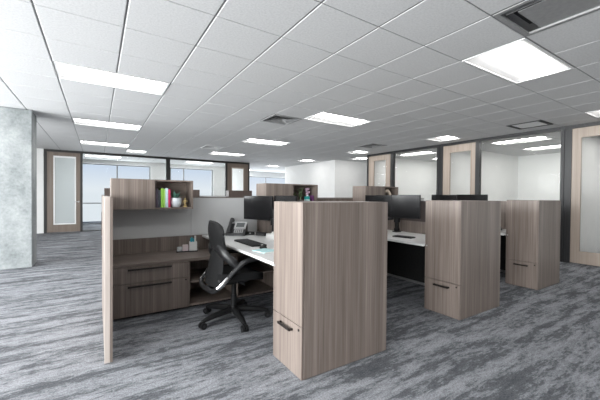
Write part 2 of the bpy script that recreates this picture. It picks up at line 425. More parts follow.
glazed_door('door_1', -1.384, -.491, -1.215, -.61, .264, 2.53, 2.652, YS+.02, YS+.07, 'x', wood_door, frost, refl_w, -.54, 1)
glazed_door('door_2', 4.671, 5.634, 4.86, 5.44, .264, 2.50, 2.652, YS+.02, YS+.07, 'x', wood_door, clear, wood_door_l, 4.73, -1)

# right storefront (x = 7.95)
XS = 7.90
bm = bmesh.new()
box(bm, XS, XS+.1, .9, 8.03, 2.66, HC)
for a, b in ((7.965, 8.03), (6.87, 6.985), (5.16, 5.34), (4.18, 4.28), (2.385, 2.562), (.9, 1.0)):
    n = 3 if b-a > .14 else 1
    for k in range(n):
        w = (b-a)/n; off = .0 if k % 2 == 0 else .018
        box(bm, XS+.001+off, XS+.099, a+w*k, a+w*(k+1), 0, 2.66)
struct('trim_right_storefront', bm, steel_post)
pane('window_7', 5.341, 6.869, XS+.045, XS+.055, .031, 2.659, 'y')
pane('window_8', 2.563, 4.179, XS+.045, XS+.055, .031, 2.659, 'y')
glazed_door('door_3', 6.986, 7.964, 7.2, 7.735, .26, 2.49, 2.658, XS+.02, XS+.07, 'y', wood_door_l, clear, None, 7.05, 1)
glazed_door('door_4', 4.281, 5.159, 4.41, 4.97, .26, 2.47, 2.658, XS+.02, XS+.07, 'y', wood_door_l, clear, None, 5.10, -1)
glazed_door('door_5', 1.45, 2.384, 1.6, 2.245, .25, 2.47, 2.658, XS+.02, XS+.07, 'y', wood_door_l, clear, None, 1.52, 1)
glazed_door('door_6', 1.001, 1.449, 1.06, 1.39, .25, 2.47, 2.658, XS+.02, XS+.07, 'y', wood_door_l, clear)

# concrete column
bm = bmesh.new(); box(bm, -1.62, -.955, 7.13, 7.63, 0, CEIL-.004, .012)
o = obj('column', bm, conc); tag(o, 'square bare concrete column on the left, rising from carpet to ceiling', 'column')

# ------------------------------------------------------------------ ceiling fixtures
def troffer(nx, ny=1, lm=None):
    """recessed light: frame, white reflector pan, lit basket; origin at cell corner, ceiling height"""
    w, d = PITCH*nx, PITCH*ny
    t = thing('ceiling_light', '', 'ceiling light', (0, 0, CEIL))
    g = .012
    bm = bmesh.new(); f = .022
    box(bm, g, w-g, g, g+f, -.006, .01); box(bm, g, w-g, d-g-f, d-g, -.006, .01); box(bm, g, g+f, g+f, d-g-f, -.006, .01); box(bm, w-g-f, w-g, g+f, d-g-f, -.006, .01)
    obj('frame', bm, refl_w, t)
    a = g+f; long_x = nx >= ny
    bm = bmesh.new()
    def pan(u0, u1, v0, v1, z0, z1):   # slope reflector between v0..v1
        ps = [(u0, v0, z0), (u1, v0, z0), (u1, v1, z1), (u0, v1, z1)]
        if not long_x: ps = [(y, x, z) for x, y, z in ps]
        bm.faces.new([bm.verts.new(p) for p in ps])
    Lg, Sh = (w, d) if long_x else (d, w)
    s0 = a; b0 = Sh*.27; b1 = Sh*.73
    pan(a, Lg-a, s0, b0, 0, .055); pan(a, Lg-a, Sh-s0, b1, 0, .055)
    pan(a, Lg-a, b0, b1, .056, .056)
    for u in (a, Lg-a):
        ps = [(u, a, 0), (u, Sh-a, 0), (u, b1, .056), (u, b0, .056)]
        if not long_x: ps = [(y, x, z) for x, y, z in ps]
        bm.faces.new([bm.verts.new(p) for p in ps])
    obj('reflector', bm, refl_w, t)
    bm = bmesh.new(); n = 10; prev = None; v0, v1 = Sh*.27, Sh*.73
    for k in range(n+1):
        th = PI*k/n; v = (v0+v1)/2-(v1-v0)/2*math.cos(th); z = .05-.04*math.sin(th)
        ps = [(a+.004, v, z), (Lg-a-.004, v, z)]
        if not long_x: ps = [(y, x, zz) for x, y, zz in ps]
        cur = [bm.verts.new(p) for p in ps]
        if prev: bm.faces.new((prev[0], prev[1], cur[1], cur[0]))
        prev = cur
    obj('diffuser', bm, lm or lamp_m, t, True)
    return t
proto = {}
LAB = {
 (1, 5): 'long recessed light nearest the camera at upper left, left of the large dark vent',
 (1, 10): 'long recessed light, middle of three in line towards the walnut door',
 (1, 15): 'long recessed light closest above the walnut door and glass wall',
 (3, 17): 'tiny square recessed light just in front of the far glass wall',
 (7, 0): 'large bright recessed light at upper right, next to the big grey air return',
 (7, 5): 'long recessed light in the centre ceiling, right of the square grey diffuser',
 (7, 10): 'long recessed light behind the square grey diffuser, over the fabric partition',
 (7, 15): 'farthest long light in front of the narrow walnut framed glass door',
 (13, 0): 'recessed light cut by the right edge, above the oak door',
 (13, 5): 'square recessed light in front of the middle oak framed door on the right',
 (13, 10): 'square recessed light by the oak door at the white alcove',
 (13, 15): 'square recessed light above the long white wall in the distance',
 (13, 20): 'small square recessed light in the far corridor, nearer of two',
 (13, 25): 'small square recessed light farthest down the corridor by its windows',
 (1, 21): 'recessed light inside the far glazed room, left bay',
 (7, 21): 'recessed light inside the far glazed room, right bay behind the post',
}
n_out = 0
for i, j, n in LIGHTS:
    x, y = cellx(i), celly(j)
    lab = LAB.get((i, j), 'recessed ceiling light left of the concrete column, %s row along the window wall' % {0: 'first', 5: 'second', 10: 'third', 15: 'fourth'}.get(j, '') if i == -5 else 'recessed ceiling light just left of the camera, before the foreground end panel')
    if n not in proto: t = troffer(n); proto[n] = t; t['label'] = lab; t.location = (x, y, CEIL)
    else: t = dup(proto[n], (x, y, CEIL), lab)
    t['group'] = 'recessed ceiling lights' if (i, j) in LAB else 'ceiling lights beyond the view'
RL = {(16, 3): 'lit ceiling panel nearest the glass in the right-hand private office', (19, 3): 'lit ceiling panel at the back of the right-hand private office',
      (16, 8): 'lit ceiling panel nearest the glass in the middle private office', (19, 8): 'lit ceiling panel at the back of the middle private office',
      (16, -1): 'ceiling panel over the front of the office behind the rightmost oak door', (19, -1): 'ceiling panel at the rear of the office behind the rightmost oak door'}
pr = None
for i, j in ROOM_LIGHTS:
    if pr is None: pr = troffer(1, 2, office_lamp_m); pr.location = (cellx(i), celly(j), CEIL); pr['label'] = RL[(i, j)]; t = pr
    else: t = dup(pr, (cellx(i), celly(j), CEIL), RL[(i, j)])
    t['group'] = 'private office lights'
dup(proto[1], (cellx(15), celly(12), CEIL), 'square recessed light inside the white alcove past the oak door', group='recessed ceiling lights')

def square_diffuser(x, y, lab, mt, slim=False):
    t = thing('air_diffuser', lab, 'air vent', (x, y, CEIL), 0, 'ceiling air vents'); w = PITCH; g = .012
    bm = bmesh.new()
    for f0, f1 in ((g, .05), ):
        box(bm, f0, w-f0, f0, f1, -.008, .01); box(bm, f0, w-f0, w-f1, w-f0, -.008, .01); box(bm, f0, f1, f1, w-f1, -.008, .01); box(bm, w-f1, w-f0, f1, w-f1, -.008, .01)
    obj('frame', bm, mt if not slim else vent_d, t)
    bm = bmesh.new(); box(bm, .05, w-.05, .05, w-.05, .07 if not slim else .012, .085); obj('duct', bm, vent_d, t)
    k = 0
    for a in ((.09, .15, .21) if not slim else (.085,)):
        bm = bmesh.new(); c = w/2; r0 = c-a; zz = .0+.006*k
        if slim:
            box(bm, a, w-a, a, w-a, -.004, .006, .003); obj('face_plate', bm, refl_w, t); break
        # sloped square cone
        o_ = [(c-r0, c-r0), (c+r0, c-r0), (c+r0, c+r0), (c-r0, c+r0)]; ri = r0-.05; i_ = [(c-ri, c-ri), (c+ri, c-ri), (c+ri, c+ri), (c-ri, c+ri)]
        A = [bm.verts.new((*p, -.004)) for p in o_]; B_ = [bm.verts.new((*p, .04)) for p in i_]
        for q_ in range(4): bm.faces.new((A[q_], A[(q_+1) % 4], B_[(q_+1) % 4], B_[q_]))
        obj('louver', bm, mt, t); k += 1
    return t
square_diffuser(cellx(6), celly(6), 'grey square louvred air vent in the centre of the ceiling', vent_m)
square_diffuser(cellx(6), celly(13), 'pale distant air vent beside the far long light', vent_w)
square_diffuser(cellx(13), celly(2), 'flat white air vent with dark rim near the right glass wall', vent_w, True)
square_diffuser(cellx(12), celly(8), 'small air vent near the light by the white alcove', vent_m)
t = thing('air_return', 'large dark grey return grille cut by the top edge of the view', 'air vent', (cellx(6), celly(-2), CEIL), 0, 'ceiling air vents')
w, d = PITCH, PITCH*2; g = .012
bm = bmesh.new(); f = .035
box(bm, g, w-g, g, g+f, -.004, .012); box(bm, g, w-g, d-g-f, d-g, -.004, .012); box(bm, g, g+f, g+f, d-g-f, -.004, .012); box(bm, w-g-f, w-g, g+f, d-g-f, -.004, .012)
obj('frame', bm, vent_m, t)
bm = bmesh.new(); box(bm, .05, w-.05, .05, d-.05, .08, .1); obj('duct', bm, vent_d, t)
bm = bmesh.new(); box(bm, .15, w-.045, .06, d-.13, .012, .022, .004); obj('face_plate', bm, vent_m, t)
bm = bmesh.new()
for k in range(3): box(bm, .06+.028*k, .066+.028*k, .06, d-.06, .01, .035)
obj('slat', bm, vent_m, t)

# ------------------------------------------------------------------ workstation cluster
def seam_box(bm, *a): box(bm, *a, bev=.0015)
def bar_handle(a, b, out, r=.006, stand=.028):
    """flat bar pull between points a and b, standing off along 'out'"""
    a, b, out = Vector(a), Vector(b), Vector(out); bm = bmesh.new(); d = (b-a).normalized(); u = Vector((0, 0, 1))
    def blk(p, q, hw, hz):
        c = (p+q)/2; M = Matrix((d, out, u)).transposed().to_4x4(); M.translation = c
        vs = box(bm, -abs((q-p).dot(d))/2-hw, abs((q-p).dot(d))/2+hw, -abs((q-p).dot(out))/2-.004, abs((q-p).dot(out))/2+.004, -hz, hz)
        xform(bm, M, vs)
    blk(a+out*stand, b+out*stand, .004, .009)
    for p in (a, b): blk(p, p+out*stand, .006, .007)
    return bm
def lock_bm(p, out):
    bm = bmesh.new(); p = Vector(p); out = Vector(out); cyl(bm, p-out*.001, p+out*.004, .009, seg=16); return bm
def tower(x0, x1, y0, y1, lab, zt=1.238, seam=.372):
    t = thing('storage_tower', lab, 'storage cabinet', (x0, y0, 0), 0, 'wood storage towers'); w, d = x1-x0, y1-y0
    bm = bmesh.new(); th = .02
    box(bm, th, w-.001, 0, th, .005, zt, .0015)
    box(bm, th, w-.001, d-th, d, .005, zt, .0015)
    box(bm, w-th, w, th, d-th, .005, zt-.0); box(bm, th, w-th, th, d-th, zt-.022, zt-.001); box(bm, th, w-th, th, d-th, .0055, .035); box(bm, th+.01, w-th, th, d-th, seam-.01, seam+.01)
    obj('carcass', bm, wood_v, t)
    bm = bmesh.new(); box(bm, 0, th-.002, .001, d-.001, seam+.0025, zt-.001, .0015); dr = obj('door', bm, wood_v, t)
    obj('lock', lock_bm((0, d-.022, .73), (-1, 0, 0)), alu, dr, True)
    bm = bmesh.new(); box(bm, 0, th-.002, .001, d-.001, .006, seam-.0025, .0015); dw = obj('drawer', bm, wood_v, t)
    obj('handle', bar_handle((0, .125, seam-.052), (0, .29, seam-.052), (-1, 0, 0)), handle_m, dw)
    obj('lock', lock_bm((0, .04, seam-.03), (-1, 0, 0)), handle_m, dw, True)
    bm = bmesh.new()
    box(bm, .03, w-.03, .03, d-.03, 0, .005)
    obj('plinth', bm, black_p, t)
    return t
tower(1.186, 2.028, 1.813, 2.235, 'tall wood-grain storage tower nearest the camera, beside the black task chair')
tower(3.165, 3.99, 1.85, 2.272, 'wood-grain storage tower, middle one of the three', 1.245, .368)
tower(5.14, 5.895, 1.895, 2.31, 'wood-grain storage tower farthest to the right', 1.250, .372)

# gable end panel at the left
t = thing('end_panel', 'upright pale-edged wood end panel on the left, seen edge-on', 'partition', (.045, 2.76, 0))
bm = bmesh.new(); box(bm, 0, .052, .006, 1.60, .012, 1.262, .003); obj('panel', bm, wood_v, t)
bm = bmesh.new(); box(bm, -.001, .035, 0, .0055, .012, 1.264, .002); obj('edge_band', bm, wood_edge, t)['label'] = 'pale smooth edge band'
bm = bmesh.new(); box(bm, .0352, .053, 0.001, .0055, .012, 1.262, .001); obj('edge_strip', bm, wood_v, t)
bm = bmesh.new(); cyl(bm, (.026, .08, 0), (.026, .08, .013), .016); obj('foot', bm, black_p, t, True)
bm = bmesh.new(); cyl(bm, (.026, 1.52, 0), (.026, 1.52, .013), .016); obj('foot', bm, black_p, t, True)

YP = 4.305      # face of the spine partition
def spine(x0, joints, x1, y, lab, woods=()):
    t = thing('desk_partition', lab, 'partition', (x0, y, 0)); js = [x0]+joints+[x1]
    bm = bmesh.new(); box(bm, 0, x1-x0, .004, .054, .03, .745); obj('lower_panel', bm, wood_v, t)
    bm = bmesh.new(); box(bm, .0, x1-x0, .006, .052, .745, 1.245); box(bm, 0, x1-x0, .015, .043, 0, .03); obj('frame', bm, alu, t)
    for k_, (a, b) in enumerate(zip(js, js[1:])):
        bm = bmesh.new(); box(bm, a-x0+.003, b-x0-.003, 0, .006, .75, 1.243, .002); box(bm, a-x0+.003, b-x0-.003, .052, .058, .75, 1.243, .002); obj('wood_panel' if k_ in woods else 'fabric_panel', bm, wood_v if k_ in woods else fab_l, t)
    bm = bmesh.new(); box(bm, -.0, x1-x0, -.002, .06, 1.246, 1.258, .002); obj('top_cap', bm, wood_x, t)
    return t
spine(.1, [1.045, 2.0, 3.0, 3.96, 4.95], 5.94, YP, 'long low partition of grey fabric over wood behind the desks', (2, 3))

def divider(x, y0, lab, um=None):
    t = thing('side_partition', lab, 'partition', (x, y0, 0), 0, 'partitions between the desks'); Ln = YP-.003-y0; s = 3.93-y0
    bm = bmesh.new(); box(bm, 0, .045, 0, Ln, .70, .92); obj('wood_panel', bm, wood_v, t)
    bm = bmesh.new(); box(bm, 0, .045, 0, Ln, .035, .70); obj('lower_panel', bm, black_pan, t)['label'] = 'matt black lower panel'
    bm = bmesh.new(); box(bm, 0, .045, 0, s, .92, 1.225, .003); up_ = obj('upper_panel', bm, um or fab_d, t); up_['label'] = 'dark brown upper screen' if not um else 'wood-grain upper panel'
    bm = bmesh.new(); box(bm, -.004, .049, 0, Ln, 0, .035); obj('base_trim', bm, alu, t)
    return t
divider(2.031, 2.245, 'side partition behind the monitors of the desk with the task chair')
divider(3.993, 2.25, 'side partition behind the monitors of the middle desk')
divider(5.90, 2.28, 'side partition behind the monitors of the farthest desk', wood_v)

def desk(x0, x1, y0, lab):
    t = thing('desk', lab, 'desk', (x0, y0, 0), 0, 'white desks'); w = x1-x0; d = YP-.004-y0
    bm = bmesh.new(); box(bm, 0, w, 0, d, .717, .745, .004); obj('desktop', bm, top_w, t)
    for yy, zb in ((.06, 0), (d-.1, .567)):
        bm = bmesh.new(); box(bm, w-.09, w-.04, yy-.025, yy+.025, zb, .716); obj('leg', bm, black_p, t)
    bm = bmesh.new(); box(bm, w-.085, w-.045, .085, d-.125, .655, .716); obj('beam', bm, black_p, t)
    return t
desk(1.19, 2.026, 2.24, 'white desk holding the phone and keyboard by the task chair')
desk(3.14, 3.988, 2.277, 'white desk between the first and middle storage towers')
desk(5.11, 5.894, 2.315, 'white desk between the middle and right storage towers')

# credenza
def credenza(x0, x1, lab, cab=.765):
    t = thing('credenza', lab, 'cabinet', (x0, 3.66, 0), 0, 'low credenzas'); w = x1-x0; d = YP-.003-3.66
    bm = bmesh.new(); box(bm, 0, w, 0, d, .536, .566, .002); obj('top', bm, wood_x, t)
    bm = bmesh.new(); th = .02
    for a in (0, cab-th, cab, w*.5+cab*.5, w-th): box(bm, a, a+th, .022, d-.02, .02, .5355)
    box(bm, 0, w, d-.02, d, .02, .5355); box(bm, th, w-th, .022, d-.02, .02, .04)
    obj('carcass', bm, wood_v, t)
    bm = bmesh.new(); box(bm, cab+th, w-th, .05, d-.02, .275, .295); obj('shelf', bm, wood_x, t)
    seam = .362
    for z0, z1, hz in ((seam+.0025, .532, .508), (.024, seam-.0025, .332)):
        bm = bmesh.new(); box(bm, .002, cab-.002, 0, .02, z0, z1, .0015); dr = obj('drawer', bm, wood_v, t)
        obj('handle', bar_handle((.165, 0, hz), (.575, 0, hz), (0, -1, 0)), handle_m, dr)
    obj('lock', lock_bm((cab-.03, 0, .335), (0, -1, 0)), handle_m, dr, True)
    bm = bmesh.new(); box(bm, .02, w-.02, .05, d-.03, 0, .02); obj('plinth', bm, black_p, t)
    return t
credenza(.10, 2.02, 'low wood credenza in the open left bay with two long-handled drawers')
credenza(2.085, 3.985, 'low wood credenza hidden behind the first tower in the middle bay')
credenza(4.045, 5.89, 'low wood credenza behind the middle tower in the right bay')

# overhead cabinets
def overhead(x0, lab, w=.856, split=.468, z0=1.112, z1=1.457, y0=4.0, dep=.303, col=None, rear=False, cat='cabinet', grp='overhead cabinets on the desk partition'):
    t = thing('overhead_cabinet', lab, cat, (x0, y0, z0), 0, grp); h = z1-z0; th = .018; wv = col or wood_v; wi = col or wood_in
    bm = bmesh.new()
    box(bm, 0, th, .0, dep, 0, h, .001); box(bm, w-th, w, 0, dep, 0, h, .001); box(bm, th, w-th, 0, dep, h-th, h, .001); box(bm, th, w-th, 0, dep, 0, th, .001)
    box(bm, split-th/2, split+th/2, .004, dep, th, h-th)
    obj('carcass', bm, wv, t)
    bm = bmesh.new(); box(bm, th, w-th, dep-.012 if not rear else -.001, dep-.001 if not rear else .012, th, h-th); obj('back_panel', bm, wi, t)
    bm = bmesh.new()
    box(bm, .001, split-.001, -.018, -.001, .001, h-.001, .0015) if not rear else box(bm, .001, split-.001, dep+.001, dep+.018, .001, h-.001, .0015)
    obj('door', bm, wv, t)
    return t
oh1 = overhead(.123, 'overhead wood cabinet at left with bright books and a potted plant', .872, .438)
oh2 = overhead(1.985, 'overhead wood cabinet behind the first tower holding green plants', .905, .452)
oh3 = overhead(3.885, 'overhead wood cabinet in the right bay holding a pale curved ornament', .865, .485, 1.12, 1.467)
for o_ in (oh1, oh2, oh3):      # wall brackets tie the cabinet to the partition below it
    wv = .86
    for xx in (.06, wv-.09):
        bm = bmesh.new(); box(bm, xx, xx+.03, .303, .3045, .0, .12); obj('bracket', bm, alu, o_)

# things in the first overhead bin (z of bin floor 1.130)
BZ = 1.131
def book(x, w, d, h, col, lab, y=4.035, grp='books in the left overhead cabinet', z=BZ, tilt=0):
    t = thing('book', lab, 'book', (x, y, z), 0, grp); t.rotation_euler = (0, tilt, 0)
    cm = plain('book_cover', col, .5)
    bm = bmesh.new(); c = .003
    box(bm, 0, c, 0, d, 0, h); box(bm, w-c, w, 0, d, 0, h); tube(bm, [(w/2, .002, 0), (w/2, .002, h)], w/2, 12, flat=1)
    for v in bm.verts:
        if v.co.y < 0: v.co.y = max(v.co.y*.35, -.006)
    obj('cover', bm, cm, t, True)
    bm = bmesh.new(); box(bm, c+.0003, w-c-.0003, .012, d-.004, .004, h-.004); obj('pages', bm, paper, t)
paper = plain('paper_white', (.75, .74, .70), .8)
bx_ = .5725
for w_, h_, d_, c_, l_ in ((.030, .222, .17, (.10, .08, .11), 'charcoal purple book, leftmost in the left overhead cabinet'),
                       (.026, .205, .17, (.05, .06, .07), 'black book between the charcoal one and the lime green one'),
                       (.032, .225, .18, (.30, .62, .07), 'lime green book standing in the left overhead cabinet'),
                       (.016, .218, .17, (.42, .70, .20), 'thin pale green book right of the lime green one'),
                       (.030, .228, .18, (.60, .78, .84), 'pale sky blue book beside the crimson one'),
                       (.024, .215, .17, (.62, .04, .13), 'crimson book, rightmost of the row in the left overhead cabinet')):
    book(bx_, w_, d_, h_, c_, l_); bx_ += w_+.0015

green1 = plain('succulent_green', (.10, .24, .18), .5); green2 = plain('leaf_green', (.12, .24, .06), .5); ceramic = plain('white_glaze', (.72, .78, .82), .25)
soil = plain('potting_soil', (.05, .035, .025), .95)
def leaf(bm, base, dirv, ln, wd, curl=.3):
    d = Vector(dirv).normalized(); s = d.cross(Vector((0, 0, 1)))
    if s.length < .1: s = Vector((1, 0, 0))
    s.normalize(); n = s.cross(d); base = Vector(base)
    prev = None; k = 6
    for i in range(k+1):
        u = i/k; wv = wd*math.sin(PI*min(1, .12+u*.88))**.8*(1-.2*u); c = base+d*ln*u-Vector((0, 0, 1))*curl*ln*u*u
        cur = [bm.verts.new(c-s*wv), bm.verts.new(c-n*wd*.25*(1-u)), bm.verts.new(c+s*wv), bm.verts.new(c+n*wd*.12)]
        if prev:
            for q_ in range(4): bm.faces.new((prev[q_], prev[(q_+1) % 4], cur[(q_+1) % 4], cur[q_]))
        else: bm.faces.new(cur)
        prev = cur
    bm.faces.new(prev)
t = thing('potted_plant', 'small succulent in a round white pot in the left overhead cabinet', 'potted plant', (.812, 4.095, BZ)); t.scale = (1.2, 1.2, 1.2)
bm = bmesh.new(); lathe(bm, [(.032, 0), (.044, .012), (.052, .04), (.054, .07), (.052, .095), (.047, .095), (.046, .08), (.0, .08)], cap=False); bmesh.ops.remove_doubles(bm, verts=bm.verts[:], dist=.0005); obj('pot', bm, ceramic, t, True)
bm = bmesh.new(); lathe(bm, [(.001, .084), (.046, .084), (.046, .0805), (.001, .0805)]); obj('soil', bm, soil, t)
bm = bmesh.new()
for k in range(26):
    a = 2.4*k; el = R(38+45*((k % 7)/7)); leaf(bm, (0.014*math.cos(a), .014*math.sin(a), .09), (math.cos(a)*math.cos(el), math.sin(a)*math.cos(el), math.sin(el)), .06+.035*random.random(), .012, .1)
obj('foliage', bm, green1, t, True)
gold = plain('golden_wood', (.48, .36, .16), .45)
t = thing('figurine', 'little golden jointed figure right of the white pot', 'figurine', (.915, 4.07, BZ))
bm = bmesh.new(); box(bm, -.022, .022, -.02, .02, 0, .012, .003); cyl(bm, (-.01, 0, .011), (-.004, 0, .05), .006, .008, 10); cyl(bm, (.012, 0, .011), (.004, 0, .05), .006, .008, 10)
tube(bm, [(0, 0, .046), (0, 0, .062), (0, 0, .082), (0, 0, .09)], [.010, .011, .014, .007], 12); obj('body', bm, gold, t, True)
bm = bmesh.new(); bmesh.ops.create_uvsphere(bm, u_segments=14, v_segments=10, radius=.011, matrix=Matrix.Translation((0, 0, .102))); obj('head', bm, gold, t, True)
for s in (-1, 1):
    bm = bmesh.new(); tube(bm, [(s*.012, 0, .082), (s*.026, 0, .07), (s*.022, -.006, .048+.02*(s > 0))], [.005, .005, .004], 8); obj('arm', bm, gold, t, True)

# second overhead bin
def sprig(x, lab, hh, col, n, seed, potc):
    random.seed(seed)
    t = thing('potted_plant', lab, 'potted plant', (x, 4.13, BZ), 0, 'plants in the middle overhead cabinet')
    bm = bmesh.new(); lathe(bm, [(.024, 0), (.034, .09), (.037, .095), (.032, .092), (.029, .08), (.001, .08)]); obj('pot', bm, potc, t, True)
    bm = bmesh.new()
    for k in range(n):
        a = 2.4*k; top = (.028*math.cos(a), .028*math.sin(a), hh*(.6+.4*random.random()))
        tube(bm, [(0, 0, .075), (top[0]*.6, top[1]*.6, top[2]*.6), top], .0022, 6)
        for q_ in range(4):
            u = .35+.16*q_; p = Vector((0, 0, .08)).lerp(Vector(top), u); b = a+q_*2.1; leaf(bm, p, (math.cos(b), math.sin(b), .8), .05, .014, .2)
    obj('foliage', bm, col, t, True)
terra = plain('grey_pot', (.20, .20, .18), .7); moss = plain('moss_green', (.12, .15, .06), .6); sage = plain('sage_green', (.22, .30, .16), .6)
sprig(2.55, 'short olive green plant, left one in the cabinet above the first tower', .225, moss, 10, 3, terra)
sprig(2.655, 'taller sage green plant beside the teal box above the first tower', .29, sage, 11, 5, terra)
teal = plain('teal_card', (.03, .36, .34), .5); 
t = thing('box', 'small teal and white box between sage plant and purple book', 'box', (2.70, 4.03, BZ)); bm = bmesh.new(); box(bm, 0, .06, 0, .06, 0, .145, .002); obj('carton', bm, teal, t)
bm = bmesh.new(); box(bm, -.001, .061, -.0015, .0612, .07, .10); obj('wrap', bm, plain('pale_aqua_card', (.6, .82, .80), .5), t)
t = thing('vase', 'white vase of pale pink flowers in cabinet above the first tower', 'vase', (2.79, 4.14, BZ)); bm = bmesh.new()
lathe(bm, [(.022, 0), (.032, .05), (.028, .12), (.016, .16), (.019, .175), (.014, .17), (.012, .15), (.001, .14)]); obj('vessel', bm, ceramic, t, True)
bm = bmesh.new(); random.seed(9)
for k in range(16):
    a = 2.4*k; bmesh.ops.create_icosphere(bm, subdivisions=2, radius=.018, matrix=Matrix.Translation((.026*math.cos(a)*(k/16)**.5, .026*math.sin(a)*(k/16)**.5, .225+.04*math.cos(k*1.3))))
for k in range(5): tube(bm, [(0, 0, .145), (.012*math.cos(k*1.25), .012*math.sin(k*1.25), .22)], .002, 6)
obj('flowers', bm, plain('pink_petals', (.66, .46, .58), .7), t, True)
book(2.83, .028, .16, .16, (.20, .06, .20), 'purple book at the right of the cabinet above the first tower', 4.06, 'books in the middle overhead cabinet')
# third bin ornament
t = thing('ornament', 'ivory arching horse-head ornament in the right bay overhead cabinet', 'ornament', (4.53, 4.05, 1.139))
ivory = plain('ivory_ceramic', (.62, .52, .42), .4); bm = bmesh.new()
tube(bm, smooth_pts([(.065, 0, .03), (.065, 0, .12), (.045, 0, .19), (.005, 0, .24), (-.04, 0, .25), (-.08, 0, .225)], 5), [.030]*6+[.028]*6+[.026]*6+[.024]*4+[.018]*4, 14); obj('neck', bm, ivory, t, True)
bm = bmesh.new()
for s in (-1, 1): cyl(bm, (-.02, s*.012, .25), (-.014, s*.016, .29), .009, .002, 8)
obj('ear', bm, ivory, t, True)
bm = bmesh.new(); box(bm, .0, .10, -.035, .035, 0, .03, .004); obj('base', bm, ivory, t)

# ------------------------------------------------------------------ monitors
def monitor(p0, p1, zc, h, lab, grp='desktop monitors'):
    """p0 left end, p1 right end on the ground plan, seen from the front"""
    p0 = Vector((*p0, 0)); p1 = Vector((*p1, 0)); c = (p0+p1)/2; w = (p1-p0).length; d = (p1-p0).normalized(); rz = math.atan2(d.y, d.x)
    t = thing('monitor', lab, 'monitor', (c.x, c.y, zc), rz, grp)      # local -y is the front
    bm = bmesh.new(); box(bm, -w/2, w/2, .0, .022, -h/2, h/2, .003)
    vs = box(bm, -w*.3, w*.3, .022, .045, -h*.3, h*.3, .006); obj('housing', bm, black_p, t)
    bm = bmesh.new(); b = .008
    box(bm, -w/2, w/2, -.004, 0, h/2-b, h/2); box(bm, -w/2, w/2, -.004, 0, -h/2, -h/2+b*1.6); box(bm, -w/2, -w/2+b, -.004, 0, -h/2+b*1.6, h/2-b); box(bm, w/2-b, w/2, -.004, 0, -h/2+b*1.6, h/2-b)
    obj('bezel', bm, black_p, t)
    bm = bmesh.new(); box(bm, -w/2+b, w/2-b, -.002, -.0002, -h/2+b*1.6, h/2-b); obj('screen', bm, screen_m, t)
    return t, c, d
def mon_arm(x, y, mons, lab, z0=.215):
    t = thing('desk_mount', lab, 'monitor mount', (x, y, .7455), 0, 'dual monitor mounts')
    bm = bmesh.new(); box(bm, -.05, .05, -.045, .045, 0, .012, .003); obj('clamp', bm, black_p, t)
    bm = bmesh.new(); cyl(bm, (0, 0, .0125), (0, 0, .36), .03); cyl(bm, (0, 0, .15), (0, 0, .235), .05); box(bm, -.03, .03, -.03, .03, .0125, .06, .004); obj('pole', bm, black_p, t, True)
    for k, (c, d, zc) in enumerate(mons):
        n = Vector((-d.y, d.x, 0)); e_ = Vector((c.x, c.y, 0))+n*.052-Vector((x, y, 0)); zz = zc-.7455; za = z0+.05*k
        mid = Vector((e_.x*.5-.03, e_.y*.62, za-.02))
        bm = bmesh.new(); tube(bm, smooth_pts([(0, 0, za), mid, (e_.x, e_.y, zz-.06), (e_.x, e_.y, zz)], 4), .021, 10)
        cyl(bm, (e_.x, e_.y, zz), (e_.x-n.x*.004, e_.y-n.y*.004, zz), .03); obj('arm', bm, black_p, t, True)
ARMS = []
def pair(a, b, zc, h, ax, ay, l1, l2, l3, z0=.215):
    _, c1, d1 = monitor(*a, zc, h, l1); _, c2, d2 = monitor(*b, zc+.006, h, l2); mon_arm(ax, ay, [(c1, d1, zc), (c2, d2, zc)], l3, z0)
pair(((1.737, 4.17), (1.938, 3.697)), ((1.962, 3.69), (1.955, 3.14)), 1.115, .325, 1.965, 3.70, 'monitor above the phone, angled towards the task chair, left of its pair', 'monitor mostly hidden behind the nearest storage tower', 'black dual monitor arm on the desk with the phone', .29)
pair(((3.71, 3.80), (3.80, 3.27)), ((3.695, 3.245), (3.755, 2.785)), 1.137, .335, 3.86, 3.27, 'paler left monitor of the middle desk, half hidden by the near tower', 'dark monitor standing clear between the first and middle towers', 'black dual monitor arm on the middle desk')
pair(((5.72, 3.97), (5.76, 3.46)), ((5.755, 3.45), (5.72, 2.88)), 1.162, .335, 5.84, 3.45, 'paler monitor top showing over the middle tower, on the left', 'dark monitor top showing over the middle tower, on the right', 'black dual monitor arm on the farthest desk')

# ------------------------------------------------------------------ desk things
DZ = .7455
phone_d = plain('charcoal_phone_plastic', (.035, .035, .037), .4); phone_s = plain('silver_phone_plastic', (.42, .42, .42), .4); lcd = plain('grey_phone_display', (.10, .11, .11), .2)
t = thing('telephone', 'grey desk phone with black handset on the white desk', 'telephone', (1.60, 4.075, DZ), R(-38))
def tilt(bm): xform(bm, Matrix.Translation((0, -.02, .012)) @ Matrix.Rotation(R(52), 4, 'X'))
bm = bmesh.new()
vs = [bm.verts.new(p) for p in ((-.13, -.1, 0), (.13, -.1, 0), (.13, .07, 0), (-.13, .07, 0), (-.13, -.1, .03), (.13, -.1, .03), (.13, .05, .15), (-.13, .05, .15))]
for f_ in ((0, 1, 2, 3), (4, 5, 6, 7), (0, 1, 5, 4), (1, 2, 6, 5), (2, 3, 7, 6), (3, 0, 4, 7)): bm.faces.new([vs[k] for k in f_])
obj('body', bm, phone_d, t)
def onface(bm, x0, x1, v0, v1, th=.006):   # v from 0 (front) to 1 (top) on the sloping face
    a = Vector((0, -.1, .03)); b = Vector((0, .05, .15)); n = Vector((0, -.12, .15)).normalized()
    vs = box(bm, x0, x1, 0, (b-a).length*(v1-v0), 0, th)
    M = Matrix((Vector((1, 0, 0)), (b-a).normalized(), n)).transposed().to_4x4(); M.translation = a.lerp(b, v0)+n*.0004; xform(bm, M, vs)
